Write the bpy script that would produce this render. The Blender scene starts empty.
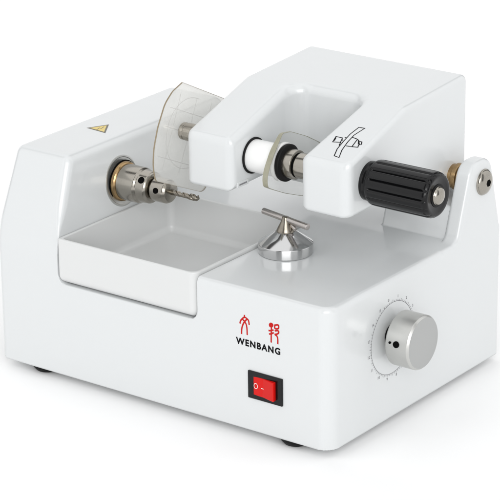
import bpy, bmesh, math
import numpy as np
from mathutils import Vector, Matrix

sc = bpy.context.scene
COL = sc.collection
R_ = math.radians
DECK = 10.47
FLOOR = -0.6

# ------------------------------------------------------------------ materials
def mat(name, color, rough=0.4, metal=0.0, coat=0.0, coat_rough=0.1, ior=1.5, bump=None, rvar=None, cvar=None,
        aniso=0.0, streak=None):
    m = bpy.data.materials.new(name); m.use_nodes = True
    nt = m.node_tree; b = nt.nodes['Principled BSDF']
    b.inputs['Base Color'].default_value = (*color, 1)
    b.inputs['Roughness'].default_value = rough
    b.inputs['Metallic'].default_value = metal
    b.inputs['IOR'].default_value = ior
    b.inputs['Coat Weight'].default_value = coat
    b.inputs['Coat Roughness'].default_value = coat_rough
    b.inputs['Anisotropic'].default_value = aniso
    tc = nt.nodes.new('ShaderNodeTexCoord')
    def noise(scale, detail=3, stretch=None):
        n = nt.nodes.new('ShaderNodeTexNoise'); n.inputs['Scale'].default_value = scale
        n.inputs['Detail'].default_value = detail
        if stretch:
            mp = nt.nodes.new('ShaderNodeMapping'); mp.inputs['Scale'].default_value = stretch
            nt.links.new(tc.outputs['Object'], mp.inputs['Vector']); nt.links.new(mp.outputs['Vector'], n.inputs['Vector'])
        else:
            nt.links.new(tc.outputs['Object'], n.inputs['Vector'])
        return n
    if bump:
        n = noise(bump[0]); bp = nt.nodes.new('ShaderNodeBump')
        bp.inputs['Strength'].default_value = bump[1]; bp.inputs['Distance'].default_value = bump[2]
        nt.links.new(n.outputs['Fac'], bp.inputs['Height']); nt.links.new(bp.outputs['Normal'], b.inputs['Normal'])
    if rvar or streak:
        if streak: n = noise(streak[0], 4, streak[3]); lo, hi = streak[1], streak[2]
        else: n = noise(rvar[0]); lo, hi = rvar[1], rvar[2]
        mr = nt.nodes.new('ShaderNodeMapRange'); mr.inputs['To Min'].default_value = lo; mr.inputs['To Max'].default_value = hi
        mr.inputs['From Min'].default_value = .3; mr.inputs['From Max'].default_value = .7
        nt.links.new(n.outputs['Fac'], mr.inputs['Value']); nt.links.new(mr.outputs['Result'], b.inputs['Roughness'])
    if cvar:
        n = noise(cvar[0], 4, cvar[2] if len(cvar) > 2 else None); mx = nt.nodes.new('ShaderNodeMixRGB')
        mx.inputs['Color1'].default_value = (*color, 1); mx.inputs['Color2'].default_value = (*cvar[1], 1)
        nt.links.new(n.outputs['Fac'], mx.inputs['Fac']); nt.links.new(mx.outputs['Color'], b.inputs['Base Color'])
    return m

M = {}
M['shell'] = mat('white_enamel', (.658, .675, .681), .3, coat=.7, coat_rough=.085, bump=(1.6, .06, .02), rvar=(.8, .28, .34), cvar=(.25, (.665, .68, .683)))
M['tray'] = mat('white_plastic', (.655, .664, .662), .34, coat=.3, coat_rough=.12, cvar=(.5, (.662, .667, .662)))
M['floor'] = mat('white_backdrop', (.985, .985, .985), .9, ior=1.01, bump=None)
M['steel'] = mat('turned_steel', (.43, .41, .37), .2, 1.0, streak=(3, .12, .28, (40, 1, 1)), cvar=(5, (.31, .285, .245), (22, 1, 1)))
M['chrome'] = mat('turned_polished_steel', (.58, .58, .58), .10, 1.0, aniso=.5)
_t = M['chrome'].node_tree.nodes.new('ShaderNodeTangent'); _t.direction_type = 'RADIAL'; _t.axis = 'Z'
M['chrome'].node_tree.links.new(_t.outputs[0], M['chrome'].node_tree.nodes['Principled BSDF'].inputs['Tangent'])
M['darksteel'] = mat('dark_steel', (.34, .31, .26), .24, 1.0, cvar=(6, (.22, .2, .17)))
M['rodsteel'] = mat('ground_steel', (.48, .45, .43), .3, 1.0, streak=(3, .2, .4, (30, 1, 1)))
M['alu'] = mat('satin_aluminium', (.58, .58, .56), .4, .9, streak=(3, .3, .46, (26, 1, 1)))
M['aluface'] = mat('satin_aluminium_face', (.44, .445, .44), .45, .6, bump=(30, .05, .01))
M['brass'] = mat('brass', (.48, .34, .18), .24, 1.0, cvar=(5, (.33, .21, .10)))
M['blackplastic'] = mat('black_plastic', (.003, .003, .0035), .24, ior=1.28, coat=.28, coat_rough=.08, bump=(14, .05, .02))
M['rubber'] = mat('black_rubber', (.008, .008, .008), .5, ior=1.25, bump=(20, .1, .02))
M['dark'] = mat('hole_shade_and_seal', (.004, .004, .004), .7, ior=1.1)  # black standing in for hole shade; also colours the groove band and seal
M['ink'] = mat('black_ink', (.006, .006, .007), .6, ior=1.15)
M['inkgrey'] = mat('grey_ink', (.22, .22, .23), .5)
M['redink'] = mat('red_ink', (.50, .018, .016), .6, ior=1.15)
M['red'] = mat('red_plastic', (.62, .006, .004), .3, ior=1.3)
M['whiteink'] = mat('white_ink', (.85, .75, .72), .4)
M['yellow'] = mat('yellow_foil', (.74, .52, .08), .35, cvar=(1.2, (.74, .6, .2)))
M['outline'] = mat('dark_foil', (.10, .09, .06), .35)
M['whitepad'] = mat('white_nylon', (.86, .86, .85), .3)
M['edge'] = mat('plate_edge', (.22, .17, .1), .4, cvar=(3, (.3, .25, .17)))
M['lensedge'] = mat('lens_edge', (.25, .24, .17), .35, cvar=(3, (.36, .35, .27)), bump=(15, .2, .03))
M['gridink'] = mat('faint_print', (.45, .44, .42), .6)

def sheet(name, tint, body, fac, gloss=.07):
    """clear plastic sheet: mostly see-through, a little milky, glossy at grazing angles"""
    m = bpy.data.materials.new(name); m.use_nodes = True; nt = m.node_tree
    for n in list(nt.nodes): nt.nodes.remove(n)
    out = nt.nodes.new('ShaderNodeOutputMaterial')
    tr = nt.nodes.new('ShaderNodeBsdfTransparent'); tr.inputs['Color'].default_value = (*tint, 1)
    df = nt.nodes.new('ShaderNodeBsdfDiffuse'); df.inputs['Color'].default_value = (*body, 1)
    tl = nt.nodes.new('ShaderNodeBsdfTranslucent'); tl.inputs['Color'].default_value = (*body, 1)
    a = nt.nodes.new('ShaderNodeMixShader'); a.inputs['Fac'].default_value = .5
    nt.links.new(df.outputs[0], a.inputs[1]); nt.links.new(tl.outputs[0], a.inputs[2])
    b = nt.nodes.new('ShaderNodeMixShader')
    tc = nt.nodes.new('ShaderNodeTexCoord'); ns = nt.nodes.new('ShaderNodeTexNoise'); ns.inputs['Scale'].default_value = .6
    mr = nt.nodes.new('ShaderNodeMapRange'); mr.inputs['To Min'].default_value = fac * .8; mr.inputs['To Max'].default_value = fac * 1.2
    nt.links.new(tc.outputs['Object'], ns.inputs['Vector']); nt.links.new(ns.outputs['Fac'], mr.inputs['Value'])
    nt.links.new(mr.outputs[0], b.inputs['Fac'])
    nt.links.new(tr.outputs[0], b.inputs[1]); nt.links.new(a.outputs[0], b.inputs[2])
    gl = nt.nodes.new('ShaderNodeBsdfGlossy'); gl.inputs['Roughness'].default_value = .06
    lw = nt.nodes.new('ShaderNodeLayerWeight'); lw.inputs['Blend'].default_value = .5
    pw = nt.nodes.new('ShaderNodeMath'); pw.operation = 'POWER'; pw.inputs[1].default_value = 4
    nt.links.new(lw.outputs['Facing'], pw.inputs[0])
    fr = nt.nodes.new('ShaderNodeMath'); fr.operation = 'MULTIPLY_ADD'; fr.inputs[1].default_value = .6; fr.inputs[2].default_value = gloss
    nt.links.new(pw.outputs[0], fr.inputs[0])
    c = nt.nodes.new('ShaderNodeMixShader'); nt.links.new(fr.outputs[0], c.inputs['Fac'])
    nt.links.new(b.outputs[0], c.inputs[1]); nt.links.new(gl.outputs[0], c.inputs[2])
    nt.links.new(c.outputs[0], out.inputs['Surface'])
    return m
M['blank'] = sheet('translucent_sheet', (.97, .967, .955), (.93, .925, .90), .31)
M['lens'] = sheet('clear_lens', (.985, .985, .98), (.8, .81, .8), .10)

# ------------------------------------------------------------------ helpers
def link(o, parent=None):
    COL.objects.link(o)
    if parent is not None: o.parent = parent
    return o

def empty(name, label, cat, loc=(0, 0, 0)):
    o = bpy.data.objects.new(name, None); o.location = loc; o.empty_display_size = .5
    o['label'] = label; o['category'] = cat
    return link(o)

def inv(parent):
    """world shift so children built in world coordinates stay put"""
    return Vector(parent.matrix_basis.translation) if parent is not None else Vector((0, 0, 0))

def wpos(parent):
    p = Vector((0, 0, 0)); q = parent
    while q is not None: p += q.location; q = q.parent
    return p

def obj(name, verts, faces, material, parent=None, normals=None, smooth=True, origin=None, label=None):
    """mesh from world coordinates; its origin is put at `origin` (or at the parent's)"""
    verts = np.asarray(verts, dtype=np.float64).reshape(-1, 3)
    base = wpos(parent)
    org = Vector(origin) if origin is not None else base
    me = bpy.data.meshes.new(name)
    v = verts - np.array(org)
    if isinstance(faces, np.ndarray):
        n = len(faces)
        me.vertices.add(len(v)); me.vertices.foreach_set('co', v.astype(np.float32).ravel())
        me.loops.add(n * 4); me.loops.foreach_set('vertex_index', faces.astype(np.int32).ravel())
        me.polygons.add(n); me.polygons.foreach_set('loop_start', np.arange(0, n * 4, 4, dtype=np.int32))
        me.update(calc_edges=True)
    else:
        me.from_pydata([tuple(x) for x in v], [], faces)
    me.validate()
    me.polygons.foreach_set('use_smooth', [smooth] * len(me.polygons))
    if normals is not None: me.normals_split_custom_set_from_vertices(normals.astype(np.float32))
    me.materials.append(material)
    o = bpy.data.objects.new(name, me); o.location = org - base
    if label: o['label'] = label
    return link(o, parent)

def auto(o, deg=35):
    me = o.data; bm = bmesh.new(); bm.from_mesh(me)
    bmesh.ops.recalc_face_normals(bm, faces=bm.faces)
    for e in bm.edges:
        if len(e.link_faces) == 2 and e.calc_face_angle(0) > R_(deg): e.smooth = False
    bm.to_mesh(me); bm.free()
    return o

def bevel(o, w, seg=3, ang=35):
    m = o.modifiers.new('bevel', 'BEVEL'); m.width = w; m.segments = seg; m.limit_method = 'ANGLE'; m.angle_limit = R_(ang)
    return o

def basis(axis):
    z = Vector(axis).normalized(); x = Vector((0, 0, 1)).cross(z)
    if x.length < 1e-3: x = Vector((1, 0, 0))
    x.normalize(); return x, z.cross(x), z

def lathe(name, prof, center, axis, material, parent, seg=64, label=None, deg=30, fn=None):
    """profile [(radius, height)] turned about `axis` through `center`"""
    x, y, z = basis(axis); c = Vector(center); V = []; F = []
    for (r, h) in prof:
        for k in range(seg):
            a = 2 * math.pi * k / seg
            rr = r * fn(a, h) if fn else r
            V.append(c + x * (rr * math.cos(a)) + y * (rr * math.sin(a)) + z * h)
    n = len(prof)
    for i in range(n - 1):
        for k in range(seg):
            k2 = (k + 1) % seg
            F.append((i * seg + k, i * seg + k2, (i + 1) * seg + k2, (i + 1) * seg + k))
    if prof[0][0] > 1e-4: F.append(tuple(range(seg))[::-1])
    if prof[-1][0] > 1e-4: F.append(tuple((n - 1) * seg + k for k in range(seg)))
    o = obj(name, V, F, material, parent, origin=center, label=label)
    bm = bmesh.new(); bm.from_mesh(o.data); bmesh.ops.remove_doubles(bm, verts=bm.verts, dist=1e-5); bm.to_mesh(o.data); bm.free()
    return auto(o, deg)

def rounded(prof, r=.06, seg=3):
    """round the corners of a lathe profile"""
    out = [prof[0]]
    for i in range(1, len(prof) - 1):
        a, b, c = (np.array(prof[j], float) for j in (i - 1, i, i + 1))
        u, w = a - b, c - b; lu, lw = np.linalg.norm(u), np.linalg.norm(w)
        t = min(r, lu * .45, lw * .45); p, q = b + u / lu * t, b + w / lw * t
        for s in range(seg + 1):
            k = s / seg; out.append(tuple((1 - k) ** 2 * p + 2 * k * (1 - k) * b + k * k * q))
    out.append(prof[-1]); return out

def box_mesh(name, lo, hi, material, parent, r=.05, label=None):
    x0, y0, z0 = lo; x1, y1, z1 = hi
    V = [(x, y, z) for x in (x0, x1) for y in (y0, y1) for z in (z0, z1)]
    F = [(0, 1, 3, 2), (4, 6, 7, 5), (0, 4, 5, 1), (2, 3, 7, 6), (0, 2, 6, 4), (1, 5, 7, 3)]
    o = obj(name, V, F, material, parent, origin=((x0 + x1) / 2, (y0 + y1) / 2, (z0 + z1) / 2), label=label)
    return bevel(auto(o), r)

def strokes(name, paths, P0, ex, ey, width, material, parent, th=.012, label=None):
    """flat painted lines on the plane P0 + u*ex + v*ey"""
    P0, ex, ey = Vector(P0), Vector(ex).normalized(), Vector(ey).normalized(); n = ex.cross(ey)
    V = []; F = []
    def add(poly):
        b = len(V); k = len(poly)
        for p in poly: V.append(P0 + ex * p[0] + ey * p[1] + n * th)
        for p in poly: V.append(P0 + ex * p[0] + ey * p[1] - n * .01)
        F.append(tuple(range(b, b + k)))
        for i in range(k): F.append((b + i, b + k + i, b + k + (i + 1) % k, b + (i + 1) % k))
    lift = 0
    for path in paths:
        pts = [np.array(p[:2], float) for p in path]
        closed = np.linalg.norm(pts[0] - pts[-1]) < 1e-6 and len(pts) > 2
        L = []; Rr = []; n_ = len(pts)
        for i, p in enumerate(pts):
            if closed: a = pts[(i - 1) % (n_ - 1)]; c = pts[(i + 1) % (n_ - 1)]
            else: a = pts[max(i - 1, 0)]; c = pts[min(i + 1, n_ - 1)]
            d1 = p - a; d2 = c - p
            d1 = d1 / (np.linalg.norm(d1) + 1e-9); d2 = d2 / (np.linalg.norm(d2) + 1e-9)
            t = d1 + d2; t /= (np.linalg.norm(t) + 1e-9)
            m = np.array([-t[1], t[0]]); w = width / 2
            dd = d1 if np.linalg.norm(d1) > .5 else d2
            k = 1 / max(.6, abs(m @ np.array([-dd[1], dd[0]])))
            L.append(p + m * w * k); Rr.append(p - m * w * k)
        for i in range(n_ - 1):
            b = len(V)
            q = [L[i], Rr[i], Rr[i + 1], L[i + 1]]
            for p in q: V.append(P0 + ex * p[0] + ey * p[1] + n * (th + lift))
            F.append((b, b + 1, b + 2, b + 3))
        lift += .0006
    o = obj(name, V, F, material, parent, smooth=False, origin=P0, label=label)
    return o

def smoothpath(p, n=4):
    """Catmull-Rom through the points"""
    p = [np.array(q, float) for q in p]; out = []
    for i in range(len(p) - 1):
        a = p[max(i - 1, 0)]; b = p[i]; c = p[i + 1]; d = p[min(i + 2, len(p) - 1)]
        for k in range(n):
            t = k / n
            out.append(.5 * (2 * b + (c - a) * t + (2 * a - 5 * b + 4 * c - d) * t * t + (3 * b - a - 3 * c + d) * t ** 3))
    out.append(p[-1]); return [tuple(q) for q in out]

def text_on(name, s, size, P, ex, ey, material, parent, bold=0.0, xs=1.0, center=False, ext=.006, shear=0.0, space=1.0):
    cu = bpy.data.curves.new(name, 'FONT'); cu.body = s; cu.size = size; cu.offset = bold; cu.extrude = ext
    cu.resolution_u = 6; cu.space_character = space; cu.shear = shear
    if center: cu.align_x = 'CENTER'; cu.align_y = 'CENTER'
    t = bpy.data.objects.new(name, cu); COL.objects.link(t)
    dg = bpy.context.evaluated_depsgraph_get(); me = bpy.data.meshes.new_from_object(t.evaluated_get(dg))
    bpy.data.objects.remove(t)
    ex, ey = Vector(ex).normalized(), Vector(ey).normalized(); nz = ex.cross(ey)
    mt = Matrix((ex * xs, ey, nz)).transposed().to_4x4()
    me.transform(mt); me.materials.clear(); me.materials.append(material)
    o = bpy.data.objects.new(name, me); o.location = Vector(P) + nz * (ext + .004) - wpos(parent)
    return link(o, parent)

# ------------------------------------------------------------------ distance-field modelling (soft moulded bodies)
def fillet(poly):
    """[(u, v, radius)] closed polygon -> dense outline with rounded corners"""
    out = []; n = len(poly)
    for i in range(n):
        a = np.array(poly[i - 1][:2], float); b = np.array(poly[i][:2], float); c = np.array(poly[(i + 1) % n][:2], float)
        r = poly[i][2]
        if r <= 0: out.append(tuple(b)); continue
        u = (a - b) / np.linalg.norm(a - b); w = (c - b) / np.linalg.norm(c - b)
        ang = math.acos(max(-1, min(1, float(u @ w)))); t = r / math.tan(ang / 2)
        t = min(t, .49 * np.linalg.norm(a - b), .49 * np.linalg.norm(c - b)); r = t * math.tan(ang / 2)
        cen = b + (u + w) / np.linalg.norm(u + w) * (r / math.sin(ang / 2))
        p, q = b + u * t - cen, b + w * t - cen
        a0 = math.atan2(p[1], p[0]); a1 = math.atan2(q[1], q[0]); d = (a1 - a0 + math.pi) % (2 * math.pi) - math.pi
        m = max(3, int(abs(d) / R_(5)), int(abs(d) * r / .3))
        for k in range(m + 1):
            th = a0 + d * k / m; out.append(tuple(cen + r * np.array([math.cos(th), math.sin(th)])))
    return np.array(out)

def sd_poly(u, v, P):
    d = np.full(np.broadcast(u, v).shape, 1e9); s = np.zeros(d.shape, bool)
    n = len(P)
    for i in range(n):
        a, b = P[i], P[(i + 1) % n]; e = b - a; L = e @ e
        if L < 1e-12: continue
        wu, wv = u - a[0], v - a[1]
        t = np.clip((wu * e[0] + wv * e[1]) / L, 0, 1)
        d = np.minimum(d, (wu - e[0] * t) ** 2 + (wv - e[1] * t) ** 2)
        c = (a[1] <= v) != (b[1] <= v)
        if abs(e[1]) > 1e-12: s ^= c & (u < a[0] + (v - a[1]) * e[0] / e[1])
    d = np.sqrt(d)
    return np.where(s, -d, d)

def rmax(a, b, r):
    """rounded intersection"""
    return np.minimum(np.maximum(a, b), -r) + np.sqrt(np.maximum(a + r, 0) ** 2 + np.maximum(b + r, 0) ** 2)

def surface_net(f, lo, hi, h):
    ax = [np.arange(lo[i], hi[i] + h, h) for i in range(3)]
    X, Y, Z = ax[0][:, None, None], ax[1][None, :, None], ax[2][None, None, :]
    D = np.empty((len(ax[0]), len(ax[1]), len(ax[2])), np.float32)
    for i in range(0, len(ax[0]), 32): D[i:i + 32] = f(X[i:i + 32], Y, Z)
    S = D < 0; nx, ny, nz = [n - 1 for n in D.shape]
    cnt = np.zeros((nx, ny, nz), np.int8)
    for a in (0, 1):
        for b in (0, 1):
            for c in (0, 1): cnt += S[a:a + nx, b:b + ny, c:c + nz]
    act = (cnt > 0) & (cnt < 8); del cnt
    I = np.argwhere(act); idx = np.full(act.shape, -1, np.int64); idx[act] = np.arange(len(I))
    acc = np.zeros((len(I), 3)); num = np.zeros(len(I))
    cs = [(0, 0, 0), (1, 0, 0), (0, 1, 0), (1, 1, 0), (0, 0, 1), (1, 0, 1), (0, 1, 1), (1, 1, 1)]
    val = {c: D[I[:, 0] + c[0], I[:, 1] + c[1], I[:, 2] + c[2]].astype(float) for c in cs}
    for c in cs:
        for k in range(3):
            if c[k] == 0:
                c2 = list(c); c2[k] = 1; c2 = tuple(c2); a, b = val[c], val[c2]
                m = (a < 0) != (b < 0); t = np.where(m, a / np.where(m, a - b, 1), 0)
                p = np.tile(np.array(c, float), (len(I), 1)); p[:, k] += t
                acc[m] += p[m]; num[m] += 1
    V = (I + acc / num[:, None]) * h + np.array([a[0] for a in ax])
    Q = []
    for k in range(3):
        o1, o2 = (k + 1) % 3, (k + 2) % 3
        A = [slice(None)] * 3; B = [slice(None)] * 3
        A[k] = slice(0, -1); B[k] = slice(1, None)
        for o in (o1, o2): A[o] = slice(1, -1); B[o] = slice(1, -1)
        s0, s1 = S[tuple(A)], S[tuple(B)]
        for flip in (False, True):
            E = np.argwhere((~s0 & s1) if flip else (s0 & ~s1))
            if not len(E): continue
            E[:, o1] += 1; E[:, o2] += 1
            def cell(d1, d2):
                c = E.copy(); c[:, o1] -= d1; c[:, o2] -= d2; return idx[c[:, 0], c[:, 1], c[:, 2]]
            q = np.stack([cell(1, 1), cell(0, 1), cell(0, 0), cell(1, 0)], 1)
            Q.append(q[:, ::-1] if flip else q)
    Q = np.concatenate(Q)
    def grad(V, e=.012):
        g = np.empty_like(V)
        for k in range(3):
            d = np.zeros(3); d[k] = e; a, b = V + d, V - d
            g[:, k] = (f(a[:, 0], a[:, 1], a[:, 2]) - f(b[:, 0], b[:, 1], b[:, 2])) / (2 * e)
        return g
    for _ in range(2):
        g = grad(V); d = f(V[:, 0], V[:, 1], V[:, 2]); g2 = (g ** 2).sum(1)
        st = -(d / np.maximum(g2, .3))[:, None] * g
        V = V + np.clip(st, -h * .5, h * .5)
    N = grad(V, .02); N /= np.maximum(np.linalg.norm(N, axis=1), 1e-6)[:, None]
    return V, Q, N

# ------------------------------------------------------------------ the surface
me_floor = obj('tabletop', [(-700, -700, FLOOR), (700, -700, FLOOR), (700, 900, FLOOR), (-700, 900, FLOOR)], [(0, 1, 2, 3)], M['floor'], smooth=False)
me_floor['kind'] = 'structure'

# ------------------------------------------------------------------ the machine
mach = empty('lens_cutting_machine', 'white enamelled benchtop lens cutting machine with a swing arm, black knob and silver dial knob', 'machine', (15, 11, FLOOR))

TR0, TR1, TRY, TRZ = 5.86, 18.66, 13.14, 7.20     # recess that takes the tray
P_tower = fillet([(0, .0, 0), (0, 10.3, 7), (2.62, 16, .75), (21.2, 16, .9), (22.05, 9.5, 3), (22.05, 0, 0)])
P_bracket = fillet([(14.0, 4, 0), (14.0, DECK, 0), (15.95, DECK, .9), (17.75, 15.93, 1.35), (20.35, 15.93, 1.25), (21.75, 10.5, 4), (22.05, 6, 4), (22.05, 4, 0)])
P_block = fillet([(14.0, 5, 0), (14.0, DECK, 0), (16.2, DECK, .08), (16.9, 12.75, .45), (21.6, 12.75, .45), (22.05, 9, 1), (22.05, 5, 0)])
P_plan = fillet([(0, 0, .45), (30, 0, 1.05), (30, 22.05, .5), (0, 22.05, .5)])
P_rec = fillet([(TR0, TRZ, .75), (TR1, TRZ, .75), (TR1, 14, 0), (TR0, 14, 0)])

def f_housing(x, y, z):
    base = rmax(sd_poly(x, y, P_plan), z - DECK, .42)
    base = np.maximum(base, -z)
    cut = np.maximum(sd_poly(x, z, P_rec), y - TRY)
    base = np.maximum(np.maximum(base, -cut), 5.7 - x)
    dx = np.maximum((x - 5.86 + .13 * (z - DECK)) * .99, -x)
    pt = sd_poly(y, z, P_tower)
    t_ = np.clip((z - 9.9) / 3.0, 0, 1)
    tower = np.maximum(rmax(pt, dx, np.where(x < 3, .55, .02 + .6 * t_ * t_ * (3 - 2 * t_))), x - 5.86)
    base = np.where((z < 8.3) | (x > 6.2) | (y > 3), base, np.maximum(base, 5.86 - x))
    lug = rmax(sd_poly(y, z, P_bracket), np.maximum(x - 30, 28.75 - x), .3)
    blk = rmax(sd_poly(y, z, P_block), np.maximum(x - 29.6, 23.2 - x), .3)
    # the lug's outer face must not reach past the rounded rear corner of the base
    lug = np.maximum(lug, np.where(z < DECK - .5, sd_poly(x, y, P_plan), -9.0))
    return np.minimum(np.minimum(base, tower), np.minimum(lug, blk))

V, Q, N = surface_net(f_housing, (-.35, -.35, -.35), (30.4, 22.5, 16.5), .1)
housing = obj('housing', V, Q, M['shell'], mach, normals=N)

# feet
FEET = [(3.35, 1.35), (26.25, 1.25), (3.35, 20.5), (26.8, 20.5)]
for (fx, fy) in FEET:
    lathe('foot', rounded([(0, 0), (.85, 0), (1.12, .32), (1.12, .58), (0, .58)], .08), (fx, fy, FLOOR), (0, 0, 1), M['rubber'], mach, 40)

# lettering and red emblem on the front
text_on('lettering', 'WENBANG', .66, (22.08, 0, 6.31), (1, 0, 0), (0, 0, 1), M['ink'], housing, bold=.023, xs=1.0, space=1.22)
WEN = [[(22.81, 8.58), (22.81, 8.4)], [(22.41, 7.84), (22.47, 8.06), (22.63, 8.26), (22.81, 8.4), (23.01, 8.35), (23.16, 8.22), (23.21, 7.92)],
       [(22.64, 8.22), (22.88, 8.02), (23.0, 7.73), (23.03, 7.13)], [(23.01, 8.3), (22.74, 7.96), (22.58, 7.56), (22.54, 7.09)]]
BANG = [[(24.95, 8.32), (25.01, 8.44), (25.14, 8.47), (25.23, 8.38), (25.16, 8.26), (25.0, 8.22), (24.95, 8.32)], [(24.98, 8.335), (25.2, 8.35)],
        [(25.1, 8.23), (25.1, 8.46)], [(24.86, 7.89), (25.07, 7.93), (25.29, 8.04)], [(24.9, 7.64), (25.08, 7.7), (25.31, 7.84)],
        [(25.11, 8.22), (25.09, 7.61), (25.08, 7.05)],
        [(25.4, 8.41), (25.68, 8.49), (25.73, 8.37), (25.68, 8.22), (25.41, 8.17), (25.4, 8.41)],
        [(25.39, 7.99), (25.66, 8.06), (25.73, 7.97), (25.64, 7.83), (25.37, 7.71)], [(25.41, 7.71), (25.57, 7.64), (25.64, 7.44), (25.64, 7.06)]]
for s, lab in ((WEN, 'red seal-script character on the left above the lettering'), (BANG, 'red seal-script character on the right above the lettering')):
    strokes('emblem', [smoothpath(p) if len(p) > 2 else p for p in s], (0, 0, 0), (1, 0, 0), (0, 0, 1), .118, M['redink'], housing, th=.008, label=lab)

# warning sticker on the tower top
def tri(name, pts, z, m, parent, th):
    V = [(p[0], p[1], z) for p in pts] + [(p[0], p[1], z + th) for p in pts]; k = len(pts)
    F = [tuple(range(k))[::-1], tuple(range(k, 2 * k))] + [(i, (i + 1) % k, k + (i + 1) % k, k + i) for i in range(k)]
    return obj(name, V, F, m, parent, smooth=False, origin=V[0])
T = [np.array(p) for p in ((1.68, 8.7), (2.52, 10.3), (3.66, 8.5))]
cen = sum(T) / 3
stk = tri('warning_sticker', T, 15.99, M['outline'], housing, .018)
tri('yellow_field', [cen + (p - cen) * .74 for p in T], 16.005, M['yellow'], stk, .010)
strokes('lightning_bolt', [[(2.58, 9.65), (2.72, 9.15), (2.5, 9.2), (2.62, 8.75)]], (0, 0, 16.016), (1, 0, 0), (0, 1, 0), .07, M['outline'], stk, th=.003)

# power switch
sw = box_mesh('power_switch', (23.1, -.13, 2.5), (26.05, .25, 4.56), M['blackplastic'], mach, .06)
sw.modifiers[0].segments = 2
V = []; xs = [23.42, 24.45, 25.5]; ys = [-.12, -.17, -.42]
for xx, yy in zip(xs, ys):
    for zz in (2.82, 4.24): V.append((xx, yy, zz))
for xx in xs:
    for zz in (2.82, 4.24): V.append((xx, .1, zz))
F = [(0, 2, 3, 1), (2, 4, 5, 3), (6, 7, 9, 8), (8, 9, 11, 10), (0, 1, 7, 6), (4, 10, 11, 5), (0, 6, 8, 2), (2, 8, 10, 4), (1, 3, 9, 7), (3, 5, 11, 9)]
rk = obj('rocker', V, F, M['red'], sw, origin=(24.45, -.1, 3.5)); auto(rk, 8); bevel(rk, .05, 2, 6)
circ = [(23.83 + .15 * math.cos(a), 3.55 + .2 * math.sin(a)) for a in np.linspace(0, 2 * math.pi, 25)]; circ[-1] = circ[0]
strokes('off_mark', [circ], (0, -.145, 0), (1, 0, 0), (0, 0, 1), .045, M['whiteink'], rk, th=.02)
strokes('on_mark', [[(24.3, 3.5), (24.3 + .22, 3.5)]], (0, -.175, 0), (1, 0, 0), (0, 0, 1), .05, M['whiteink'], rk, th=.02)

# dial on the right flank
DY, DZ = 7.62, 6.0
P0 = (30, DY, DZ)
ring = [(2.66 * math.cos(a), 2.66 * math.sin(a)) for a in np.linspace(0, 2 * math.pi, 97)]; ring[-1] = ring[0]
ticks = []
for k in range(80):
    a = 2 * math.pi * k / 80; r1 = 2.79 if k % 5 else 2.86
    ticks.append([(2.66 * math.cos(a), 2.66 * math.sin(a)), (r1 * math.cos(a), r1 * math.sin(a))])
dial = strokes('dial_scale', [ring] + ticks, P0, (0, 1, 0), (0, 0, 1), .035, M['inkgrey'], housing, th=.005)
for k in range(16):
    a = -2 * math.pi * k / 16 + R_(100)
    text_on('numeral', str(k), .31, (30, DY + 3.0 * math.cos(a), DZ + 3.0 * math.sin(a)), (0, 1, 0), (0, 0, 1), M['inkgrey'], dial, center=True, ext=.003)
KY, KZ = 7.42, 6.3
kn = lathe('adjusting_knob', rounded([(0, 30.75), (1.85, 30.75), (1.97, 30.85), (1.97, 32.55), (1.84, 32.7)], .05) , (0, KY, KZ), (1, 0, 0), M['alu'], mach, 96)
lathe('knob_face', [(1.85, 32.6), (1.84, 32.7), (1.78, 32.72), (0, 32.72)], (0, KY, KZ), (1, 0, 0), M['aluface'], kn, 96)
lathe('shaft', rounded([(0, 29.8), (.75, 29.8), (.75, 30.2), (.78, 30.22), (.78, 30.36), (.6, 30.4), (.6, 30.8), (0, 30.8)], .03), (0, KY, KZ), (1, 0, 0), M['darksteel'], kn, 48)
lathe('seal_ring', rounded([(0, 30.0), (.8, 30.0), (.8, 30.08), (0, 30.1)], .03), (0, KY, KZ), (1, 0, 0), M['rubber'], kn, 48)
# black discs painting the shade of set screw holes on the knob's front-upper flank
def radial(name, x, ang, r0, rad, dep, m, parent, cy, cz, tilt=0):
    a = R_(ang); d = Vector((0, math.cos(a), math.sin(a)))
    c = Vector((x, cy, cz)) + d * (r0 - dep)
    return lathe(name, [(0, 0), (rad, 0), (rad, dep + .05), (0, dep + .05)], c, d, m, parent, 24)
radial('screw_hole_shade', 31.72, 171, 1.97, .24, .2, M['dark'], kn, KY, KZ)
radial('index_dot', 31.2, 170, 1.97, .09, .1, M['dark'], kn, KY, KZ)

# pivot: screw through the lug and the brass spacer between lug and arm
PV = (19.35, 14.21)
lathe('pivot_spacer', rounded([(0, 27.3), (.9, 27.3), (.9, 27.7), (1.02, 27.75), (1.02, 28.1), (.85, 28.15), (.85, 28.85), (0, 28.85)], .05), (0, *PV), (1, 0, 0), M['brass'], mach, 56)
dome = [(.93 * math.cos(t), 30.02 + .08 + .36 * math.sin(t)) for t in np.linspace(0, math.pi / 2, 10)]
ps = lathe('pivot_screw', [(0, 29.9), (.98, 29.9), (.98, 30.06), (.93, 30.1)] + dome[1:-1] + [(0, 30.46)], (0, *PV), (1, 0, 0), M['steel'], mach, 48)
lathe('hex_socket_shade', [(0, 30.3), (.28, 30.3), (.28, 30.468), (0, 30.468)], (0, *PV), (1, 0, 0), M['dark'], ps, 6)  # proud black disc, the socket's shade given as colour

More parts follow.
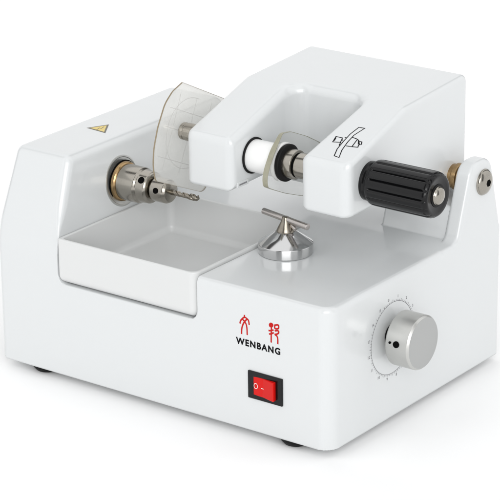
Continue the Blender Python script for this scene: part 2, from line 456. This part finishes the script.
# drilling spindle on the tower's inner wall
SY, SZ = 8.0, 12.78
sp = lathe('spindle', rounded([(0, 5.2), (1.36, 5.2), (1.36, 7.55), (1.24, 7.75), (1.2, 8.45), (1.08, 8.6), (.6, 8.63), (.6, 8.9), (0, 8.9)], .05), (0, SY, SZ), (1, 0, 0), M['steel'], mach, 72)
lathe('flange', rounded([(0, -.3), (1.93, -.3), (1.93, .05), (1.8, .07), (1.76, .03), (0, .03)], .02), (5.555, SY, SZ), (.992, 0, .128), M['alu'], sp, 72)
lathe('bronze_ring', rounded([(1.3, 5.62), (1.55, 5.62), (1.5, 5.9), (1.4, 6.02), (1.3, 6.02)], .03), (0, SY, SZ), (1, 0, 0), M['brass'], sp, 72)
lathe('dark_seal', rounded([(1.3, 5.6), (1.6, 5.6), (1.6, 5.7), (1.3, 5.7)], .02), (0, SY, SZ), (1, 0, 0), M['dark'], sp, 72)
lathe('chuck', rounded([(0, 8.7), (.78, 8.7), (.92, 8.85), (.92, 9.95), (.78, 10.2), (.3, 10.26), (0, 10.26)], .06), (0, SY, SZ), (1, 0, 0), M['steel'], sp, 64)
radial('screw_hole_shade', 8.15, 140, 1.2, .26, .2, M['dark'], sp, SY, SZ)  # black disc in place of a shaded screw hole
radial('screw_hole_shade', 9.45, 167, .92, .22, .18, M['dark'], sp, SY, SZ)  # same on the chuck: hole shade as a black disc
# drill bit: shank and a two-flute twisted cutting end
V = []; F = []; segs = 28; nx = 70
for i in range(nx + 1):
    x = 10.2 + 2.6 * i / nx; t = i / nx
    tw = 2 * math.pi * 1.9 * t
    for k in range(segs):
        a = 2 * math.pi * k / segs
        rr = .2 * (1 - .42 * max(0, math.cos(2 * (a - tw))) ** 2 * min(1, max(0, (t - .08) * 8)))
        if t > .64: rr *= 1.22
        if t > .93: rr *= (1 - (t - .93) / .07 * .75)
        V.append((x, SY + rr * math.cos(a), SZ + rr * math.sin(a)))
for i in range(nx):
    for k in range(segs): k2 = (k + 1) % segs; F.append((i * segs + k, i * segs + k2, (i + 1) * segs + k2, (i + 1) * segs + k))
F.append(tuple(nx * segs + k for k in range(segs)))
auto(obj('drill_bit', V, F, M['darksteel'], sp, origin=(10.2, SY, SZ)), 40)

# lens rest: polished cone with a small rod across its tip
CX, CY = 20.85, 7.6
lr = lathe('lens_rest', rounded([(0, 0), (1.9, 0), (1.97, .06), (1.97, .76), (.72, 1.62), (0, 1.64)], .04), (CX, CY, DECK - .005), (0, 0, 1), M['chrome'], mach, 96, deg=22)
lathe('post', rounded([(.0, 1.5), (.66, 1.5), (.66, 1.66), (.58, 1.85), (.3, 2.4), (.24, 2.68), (0, 2.7)], .05), (CX, CY, DECK), (0, 0, 1), M['darksteel'], lr, 56)
A, B = Vector((18.62, 7.98, 13.03)), Vector((22.98, 7.35, 12.86)); dAB = B - A
lathe('cross_rod', rounded([(0, 0), (.23, 0), (.23, dAB.length), (0, dAB.length)], .04), A, dAB, M['rodsteel'], lr, 32)
lathe('clamp_pin', rounded([(0, -.3), (.17, -.3), (.17, .45), (0, .45)], .04), (CX + .52, CY + .1, 12.55), (.75, -.25, -.35), M['rodsteel'], lr, 24)

# ---- swing arm
P_side = fillet([(5.7, 14.68, .3), (5.7, 18.62, .75), (12.95, 21.0, 1.2), (21.25, 21.5, .6), (21.15, 12.95, .6), (14.8, 12.95, 1.5), (10.5, 14.8, 2.0)])
U0, U1, UB = 17.5, 23.3, 13.6
P_U = fillet([(U0, 0, 0), (U0, UB, 1.5), (U1 + .55, UB, 1.3), (U1, 5, 0), (U1, 0, 0)])
P_out = fillet([(13.4, 5.7, .55), (27.5, 5.7, .85), (27.4, 21.25, .45), (13.5, 21.25, .45)])
def f_arm(x, y, z):
    side = sd_poly(y, z, P_side)
    plan = sd_poly(x, y, P_out)
    body = rmax(side, plan, .42)
    cut = sd_poly(x, y, P_U)
    return rmax(body, -cut, .72)
V, Q, N = surface_net(f_arm, (13.1, 5.35, 12.5), (27.9, 21.6, 21.9), .08)
arm = obj('swing_arm', V, Q, M['shell'], mach, normals=N, origin=(20.5, PV[0], PV[1]))
# outline symbol printed on the slope of the right prong
SL = (21.0 - 18.62) / (12.95 - 5.7); sl = math.hypot(1, SL)
SYM = [[(25.53, 9.93), (25.4, 9.08), (25.44, 8.14), (25.53, 7.29), (25.8, 6.54), (26.25, 6.47), (25.94, 7.27), (25.78, 8.17), (25.74, 9.04), (26.01, 9.96), (25.53, 9.93)],
       [(24.58, 8.51), (25.13, 8.51), (25.3, 8.02), (24.73, 7.89), (24.58, 8.51)], [(24.66, 8.4), (24.76, 8.05)], [(25.26, 8.6), (25.42, 8.6)],
       [(25.32, 8.03), (25.40, 7.72), (25.46, 7.69)], [(25.79, 8.77), (26.15, 8.72), (26.41, 8.61), (26.66, 8.21)], [(26.28, 8.6), (26.39, 7.84)],
       [(25.94, 7.78), (26.39, 7.82), (26.84, 7.89), (26.72, 8.2)], [(26.5, 8.54), (26.76, 8.51), (26.89, 8.23), (26.78, 8.17), (26.5, 8.54)], [(25.17, 8.35), (25.34, 8.26)]]
SYM = [[(x, (y - 5.7) * sl) for x, y in p] for p in SYM]
strokes('printed_symbol', SYM, (0, 5.7, 18.62), (1, 0, 0), (0, 1, SL), .074, M['ink'], arm, th=.008)
# clamp fittings on the arm
AY, AZ = 8.35, 16.9
lathe('rubber_ring', rounded([(1.1, 17.4), (1.33, 17.4), (1.33, 17.62), (1.1, 17.62)], .03), (0, AY, AZ), (1, 0, 0), M['rubber'], arm, 64)
lathe('white_sleeve', rounded([(0, 17.45), (1.19, 17.45), (1.19, 19.72), (1.1, 19.8), (0, 19.8)], .06), (0, AY, AZ), (1, 0, 0), M['whitepad'], arm, 64)
cp = lathe('clamp_spindle', rounded([(0, 20.6), (1.06, 20.6), (1.06, 21.4), (.86, 21.45), (.86, 21.6), (.93, 21.64), (.93, 23.7), (0, 23.7)], .04), (0, AY, AZ), (1, 0, 0), M['steel'], arm, 64)
lathe('groove', [(.87, 21.43), (.9, 21.43), (.9, 21.62), (.87, 21.62)], (0, AY, AZ), (1, 0, 0), M['dark'], cp, 48)
lathe('rubber_pad', rounded([(0, 20.3), (1.32, 20.3), (1.36, 20.4), (1.36, 20.62), (1.1, 20.7), (0, 20.7)], .05), (0, AY, AZ), (1, 0, 0), M['rubber'], cp, 64)
lathe('white_pad', rounded([(0, 20.02), (1.42, 20.02), (1.42, 20.29), (0, 20.29)], .05), (0, AY, AZ), (1, 0, 0), M['whitepad'], cp, 64)
LY, LZ = 6.85, 18.2
sh = lathe('blank_holder', rounded([(0, 12.34), (.6, 12.34), (.64, 12.4), (.64, 12.62), (.58, 12.64), (.58, 12.72), (.66, 12.74), (.66, 13.9), (0, 13.9)], .04), (0, LY, LZ), (1, 0, 0), M['steel'], arm, 48)
lathe('centre_pin', rounded([(0, 12.1), (.2, 12.1), (.24, 12.16), (.22, 12.28), (.12, 12.32), (.12, 12.7), (0, 12.7)], .04), (0, LY - .05, LZ), (1, 0, 0), M['steel'], sh, 24)
# small slotted plate low on the inner side of the left prong
sl_ = box_mesh('slot_plate', (17.4, 6.4, 14.95), (17.54, 7.7, 15.35), M['shell'], arm, .03)
box_mesh('slot', (17.5, 6.6, 15.08), (17.555, 7.5, 15.2), M['inkgrey'], sl_, .01)

# black clamp knob with flutes
def flute(a, h):
    return 1.0 - .10 * max(0, math.cos(a * 14)) ** 5 * max(0, min(1, (h - 28.3) / .1)) * max(0, min(1, (32.95 - h) / .12))
bk = lathe('clamp_knob', rounded([(0, 27.3), (1.34, 27.3), (1.4, 27.35), (1.4, 27.73), (1.34, 27.88), (1.36, 27.98), (1.6, 28.13), (1.62, 28.32), (1.62, 28.34)], .03, 2)
           + [(1.63, 28.48), (1.64, 30.08), (1.64, 32.58), (1.64, 32.64), (1.62, 32.88), (1.5, 33.08), (1.38, 33.14), (1.2, 33.08), (0, 33.04)], (0, AY + .05, AZ), (1, 0, 0), M['blackplastic'], mach, 168, fn=flute, deg=50)
dome = [(.62 * math.cos(t), 33.20 + .26 * math.sin(t)) for t in np.linspace(0, math.pi / 2, 9)]
ks = lathe('cap_screw', [(0, 32.98), (.66, 32.98), (.66, 33.14)] + dome[:-1] + [(0, 33.46)], (0, AY + .05, AZ), (1, 0, 0), M['steel'], bk, 40)
lathe('washer', rounded([(.6, 33.02), (.82, 33.02), (.82, 33.10), (.6, 33.10)], .02), (0, AY + .05, AZ), (1, 0, 0), M['rubber'], bk, 40)

# ------------------------------------------------------------------ tray
TX0, TX1, TY0, TY1, TZ0, TZ1 = 5.94, 18.58, -.03, 13.06, 7.24, 10.68
Po = fillet([(TX0, TY0, .22), (TX1, TY0, .6), (TX1, TY1, .6), (TX0, TY1, .6)])
w = .26
Pi = fillet([(TX0 + w, TY0 + w, .45), (TX1 - w, TY0 + w, .55), (TX1 - w, TY1 - w, .6), (TX0 + w, TY1 - w, .6)])
def f_tray(x, y, z):
    outer = rmax(sd_poly(x, y, Po), np.maximum(z - TZ1, -9), .09)
    outer = rmax(outer, TZ0 - z, .68)
    sh_ = .03 * (TZ1 - z)
    inner = rmax(sd_poly(x, y, Pi) + sh_, 7.62 - z, .5)
    return rmax(outer, -inner, .08)
V, Q, N = surface_net(f_tray, (TX0 - .25, TY0 - .25, TZ0 - .25), (TX1 + .25, TY1 + .25, TZ1 + .25), .07)
tray = obj('tray', V, Q, M['tray'], None, normals=N, origin=((TX0 + TX1) / 2, (TY0 + TY1) / 2, TZ0))
tray['label'] = 'empty white plastic catch tray set in the left front of the machine, below the drill'
tray['category'] = 'tray'

# ------------------------------------------------------------------ plates
def plate(name, outline, x, th, m_face, m_edge, parent=None, bend=0.0, edge_w=.02, c=(8, 17)):
    """sheet in the plane x = const; its cut edge is a part of its own"""
    P = np.array(outline); n = len(P); T = th if callable(th) else (lambda y: th)
    cy, cz = P.mean(0); rings = 7; V = []; F = []
    def X(y, z): return x - bend * ((y - c[0]) ** 2 + (z - c[1]) ** 2)
    for s in (0, 1):
        for r in range(1, rings + 1):
            for p in P:
                q = (cy + (p[0] - cy) * r / rings, cz + (p[1] - cz) * r / rings); V.append((X(*q) + s * T(q[0]), *q))
        V.append((X(cy, cz) + s * T(cy), cy, cz))
    per = rings * n + 1
    for s in (0, 1):
        b = s * per
        for i in range(n):
            j = (i + 1) % n; t = (b + per - 1, b + i, b + j); F.append(t if not s else t[::-1])
            for r in range(rings - 1):
                q = (b + r * n + i, b + (r + 1) * n + i, b + (r + 1) * n + j, b + r * n + j); F.append(q if not s else q[::-1])
    o = obj(name, V, F, m_face, parent, origin=(x, cy, cz))
    V = []; F = []
    ctr = np.array([cy, cz])
    for p in P:
        d = p - ctr; d = d / np.linalg.norm(d); q = p + d * edge_w
        x0 = X(*p); t_ = T(p[0])
        V += [(x0 - .004, *p), (x0 - .004, *q), (x0 + t_ + .004, *q), (x0 + t_ + .004, *p)]
    for i in range(n):
        j = (i + 1) % n
        for k in range(4): F.append((i * 4 + k, i * 4 + (k + 1) % 4, j * 4 + (k + 1) % 4, j * 4 + k))
    e = obj('cut_edge', V, F, m_edge, o, origin=(x, cy, cz)); auto(e, 40)
    return o

bl = [(7.25, 21.66, .12), (6.11, 21.28, 1.2), (5.2, 20.6, 2), (4.3, 19.05, 3), (3.8, 17.6, 3), (3.66, 16.3, 3), (3.9, 15.15, .5), (9.45, 12.72, .7), (10.6, 14.2, 1.5), (12.2, 15.0, 1), (14.6, 15.6, 1.5), (15.2, 17.2, 1), (14.6, 18.0, .8)]
blank = plate('pattern_blank', fillet(bl), 12.1, .10, M['blank'], M['edge'], bend=.004, c=(8, 17))
blank['label'] = 'translucent printed plastic sheet with thin brown edge, held upright above the drill bit'
blank['category'] = 'plastic sheet'
XB = lambda y, z: 12.1 + .10 - .004 * ((y - 8) ** 2 + (z - 17) ** 2)
# faint printed ruling on the sheet (turned with it)
u = Vector((0, .91, -.42)); vv = Vector((0, .42, .91)); lines = []
def ruled(a, b):
    return [tuple(a + (b - a) * t) for t in np.linspace(0, 1, 9)]
o2 = np.array([7.7, 17.75])
def L(u0, v0, u1, v1):
    f = lambda a, b: np.array([o2[0] + a * .91 + b * .42, o2[1] - a * .42 + b * .91])
    return ruled(f(u0, v0), f(u1, v1))
for s in (-2.2, 0, 1.4): lines.append(L(-2.9, s, 3.6, s))
for s in (-2.0, 0, 1.9): lines.append(L(s, -3.0, s, 2.6))
for r in (2.6,): lines.append([(o2[0] + r * math.cos(a), o2[1] + r * math.sin(a)) for a in np.linspace(R_(60), R_(290), 40)])
V = []; F = []
for ln in lines:
    for i in range(len(ln) - 1):
        a, b = np.array(ln[i]), np.array(ln[i + 1]); d = (b - a) / np.linalg.norm(b - a); m_ = np.array([-d[1], d[0]]) * .010; k = len(V)
        for p in (a - m_, a + m_, b + m_, b - m_): V.append((XB(p[0], p[1]) + .004, p[0], p[1]))
        F.append((k, k + 1, k + 2, k + 3))
obj('printed_ruling', V, F, M['gridink'], blank, smooth=False, origin=(12.2, 8, 17))

ln_ = [(8.23, 19.02, .5), (9.43, 18.82, 1.2), (11.3, 18.0, 4), (12.7, 17.2, 1.2), (13.25, 16.5, .6), (13.3, 15.7, 2), (12.9, 14.5, 1.5), (11.9, 13.6, .9), (10.65, 13.7, 1.5), (8.65, 14.46, 4), (7.0, 15.22, 1.2), (6.2, 15.62, .35), (6.1, 16.2, 2), (6.34, 16.85, 3), (7.14, 18.06, 3)]
lens = plate('demo_lens', fillet(ln_), 19.88, lambda y: .10 + .32 * max(0, min(1, (9.2 - y) / 1.9)), M['lens'], M['lensedge'], bend=-.014, edge_w=.03, c=(AY, AZ))
lens['label'] = 'clear lens with thick cloudy edge, clamped in the open fork of the arm'
lens['category'] = 'lens'

# ------------------------------------------------------------------ camera
cam = bpy.data.cameras.new('camera'); co = bpy.data.objects.new('camera', cam); COL.objects.link(co)
cam.sensor_width = 36; cam.lens = 2609.07 / 500 * 36; cam.clip_start = 1; cam.clip_end = 4000
r, up, bk_ = Vector((.80274239, .59620576, -.01197272)), Vector((-.19805941, .28550107, .93768951)), Vector((.56247411, -.75035181, .34726797))
mw = Matrix((r, up, bk_)).transposed().to_4x4(); mw.translation = Vector((123.39242977, -133.4473933, 75.22178416))
co.matrix_world = mw; sc.camera = co

# ------------------------------------------------------------------ light: studio dome and softboxes
w_ = bpy.data.worlds.new('World'); sc.world = w_; w_.use_nodes = True
nt = w_.node_tree; bg = nt.nodes['Background']
tc = nt.nodes.new('ShaderNodeTexCoord'); sx = nt.nodes.new('ShaderNodeSeparateXYZ'); cr = nt.nodes.new('ShaderNodeValToRGB')
nt.links.new(tc.outputs['Generated'], sx.inputs[0]); nt.links.new(sx.outputs['Z'], cr.inputs[0])
cr.color_ramp.elements[0].position = .0; cr.color_ramp.elements[0].color = (1.0, 1.005, 1.01, 1)
cr.color_ramp.elements[1].position = .75; cr.color_ramp.elements[1].color = (1.22, 1.225, 1.23, 1)
def mth(op, a, b=None):
    n = nt.nodes.new('ShaderNodeMath'); n.operation = op
    for k, q in enumerate((a, b)):
        if q is None: continue
        if isinstance(q, (int, float)): n.inputs[k].default_value = q
        else: nt.links.new(q, n.inputs[k])
    return n.outputs[0]
# dark bands added to the dome to give metal reflections contrast
az = mth('ARCTAN2', sx.outputs['Y'], sx.outputs['X'])
wv = mth('SINE', mth('ADD', mth('MULTIPLY', az, 4.0), 1.1))
dark_band = nt.nodes.new('ShaderNodeMapRange'); dark_band.inputs['From Min'].default_value = .64; dark_band.inputs['From Max'].default_value = .8
nt.links.new(wv, dark_band.inputs['Value'])
hi = nt.nodes.new('ShaderNodeMapRange'); hi.inputs['From Min'].default_value = .985; hi.inputs['From Max'].default_value = .93
nt.links.new(sx.outputs['Z'], hi.inputs['Value'])
gm = mth('MULTIPLY', dark_band.outputs[0], hi.outputs[0])
fac = mth('SUBTRACT', 1.0, mth('MULTIPLY', gm, .93))
nt.links.new(cr.outputs[0], bg.inputs['Color']); nt.links.new(fac, bg.inputs['Strength'])

def softbox(name, loc, target, size, energy, color=(1, 1, 1)):
    l = bpy.data.lights.new(name, 'AREA'); l.shape = 'RECTANGLE'; l.size, l.size_y = size; l.energy = energy; l.color = color
    o = bpy.data.objects.new(name, l); COL.objects.link(o); o.location = loc
    o.rotation_euler = (Vector(target) - Vector(loc)).to_track_quat('-Z', 'Y').to_euler()
    return o
T0 = (15, 8, 6)
softbox('softbox_key', (620, -760, 400), T0, (640, 560), 4600000)

sc.view_settings.view_transform = 'Standard'; sc.view_settings.look = 'None'
sc.view_settings.exposure = 0.0; sc.view_settings.gamma = 1
sc.cycles.max_bounces = 10; sc.cycles.transparent_max_bounces = 16
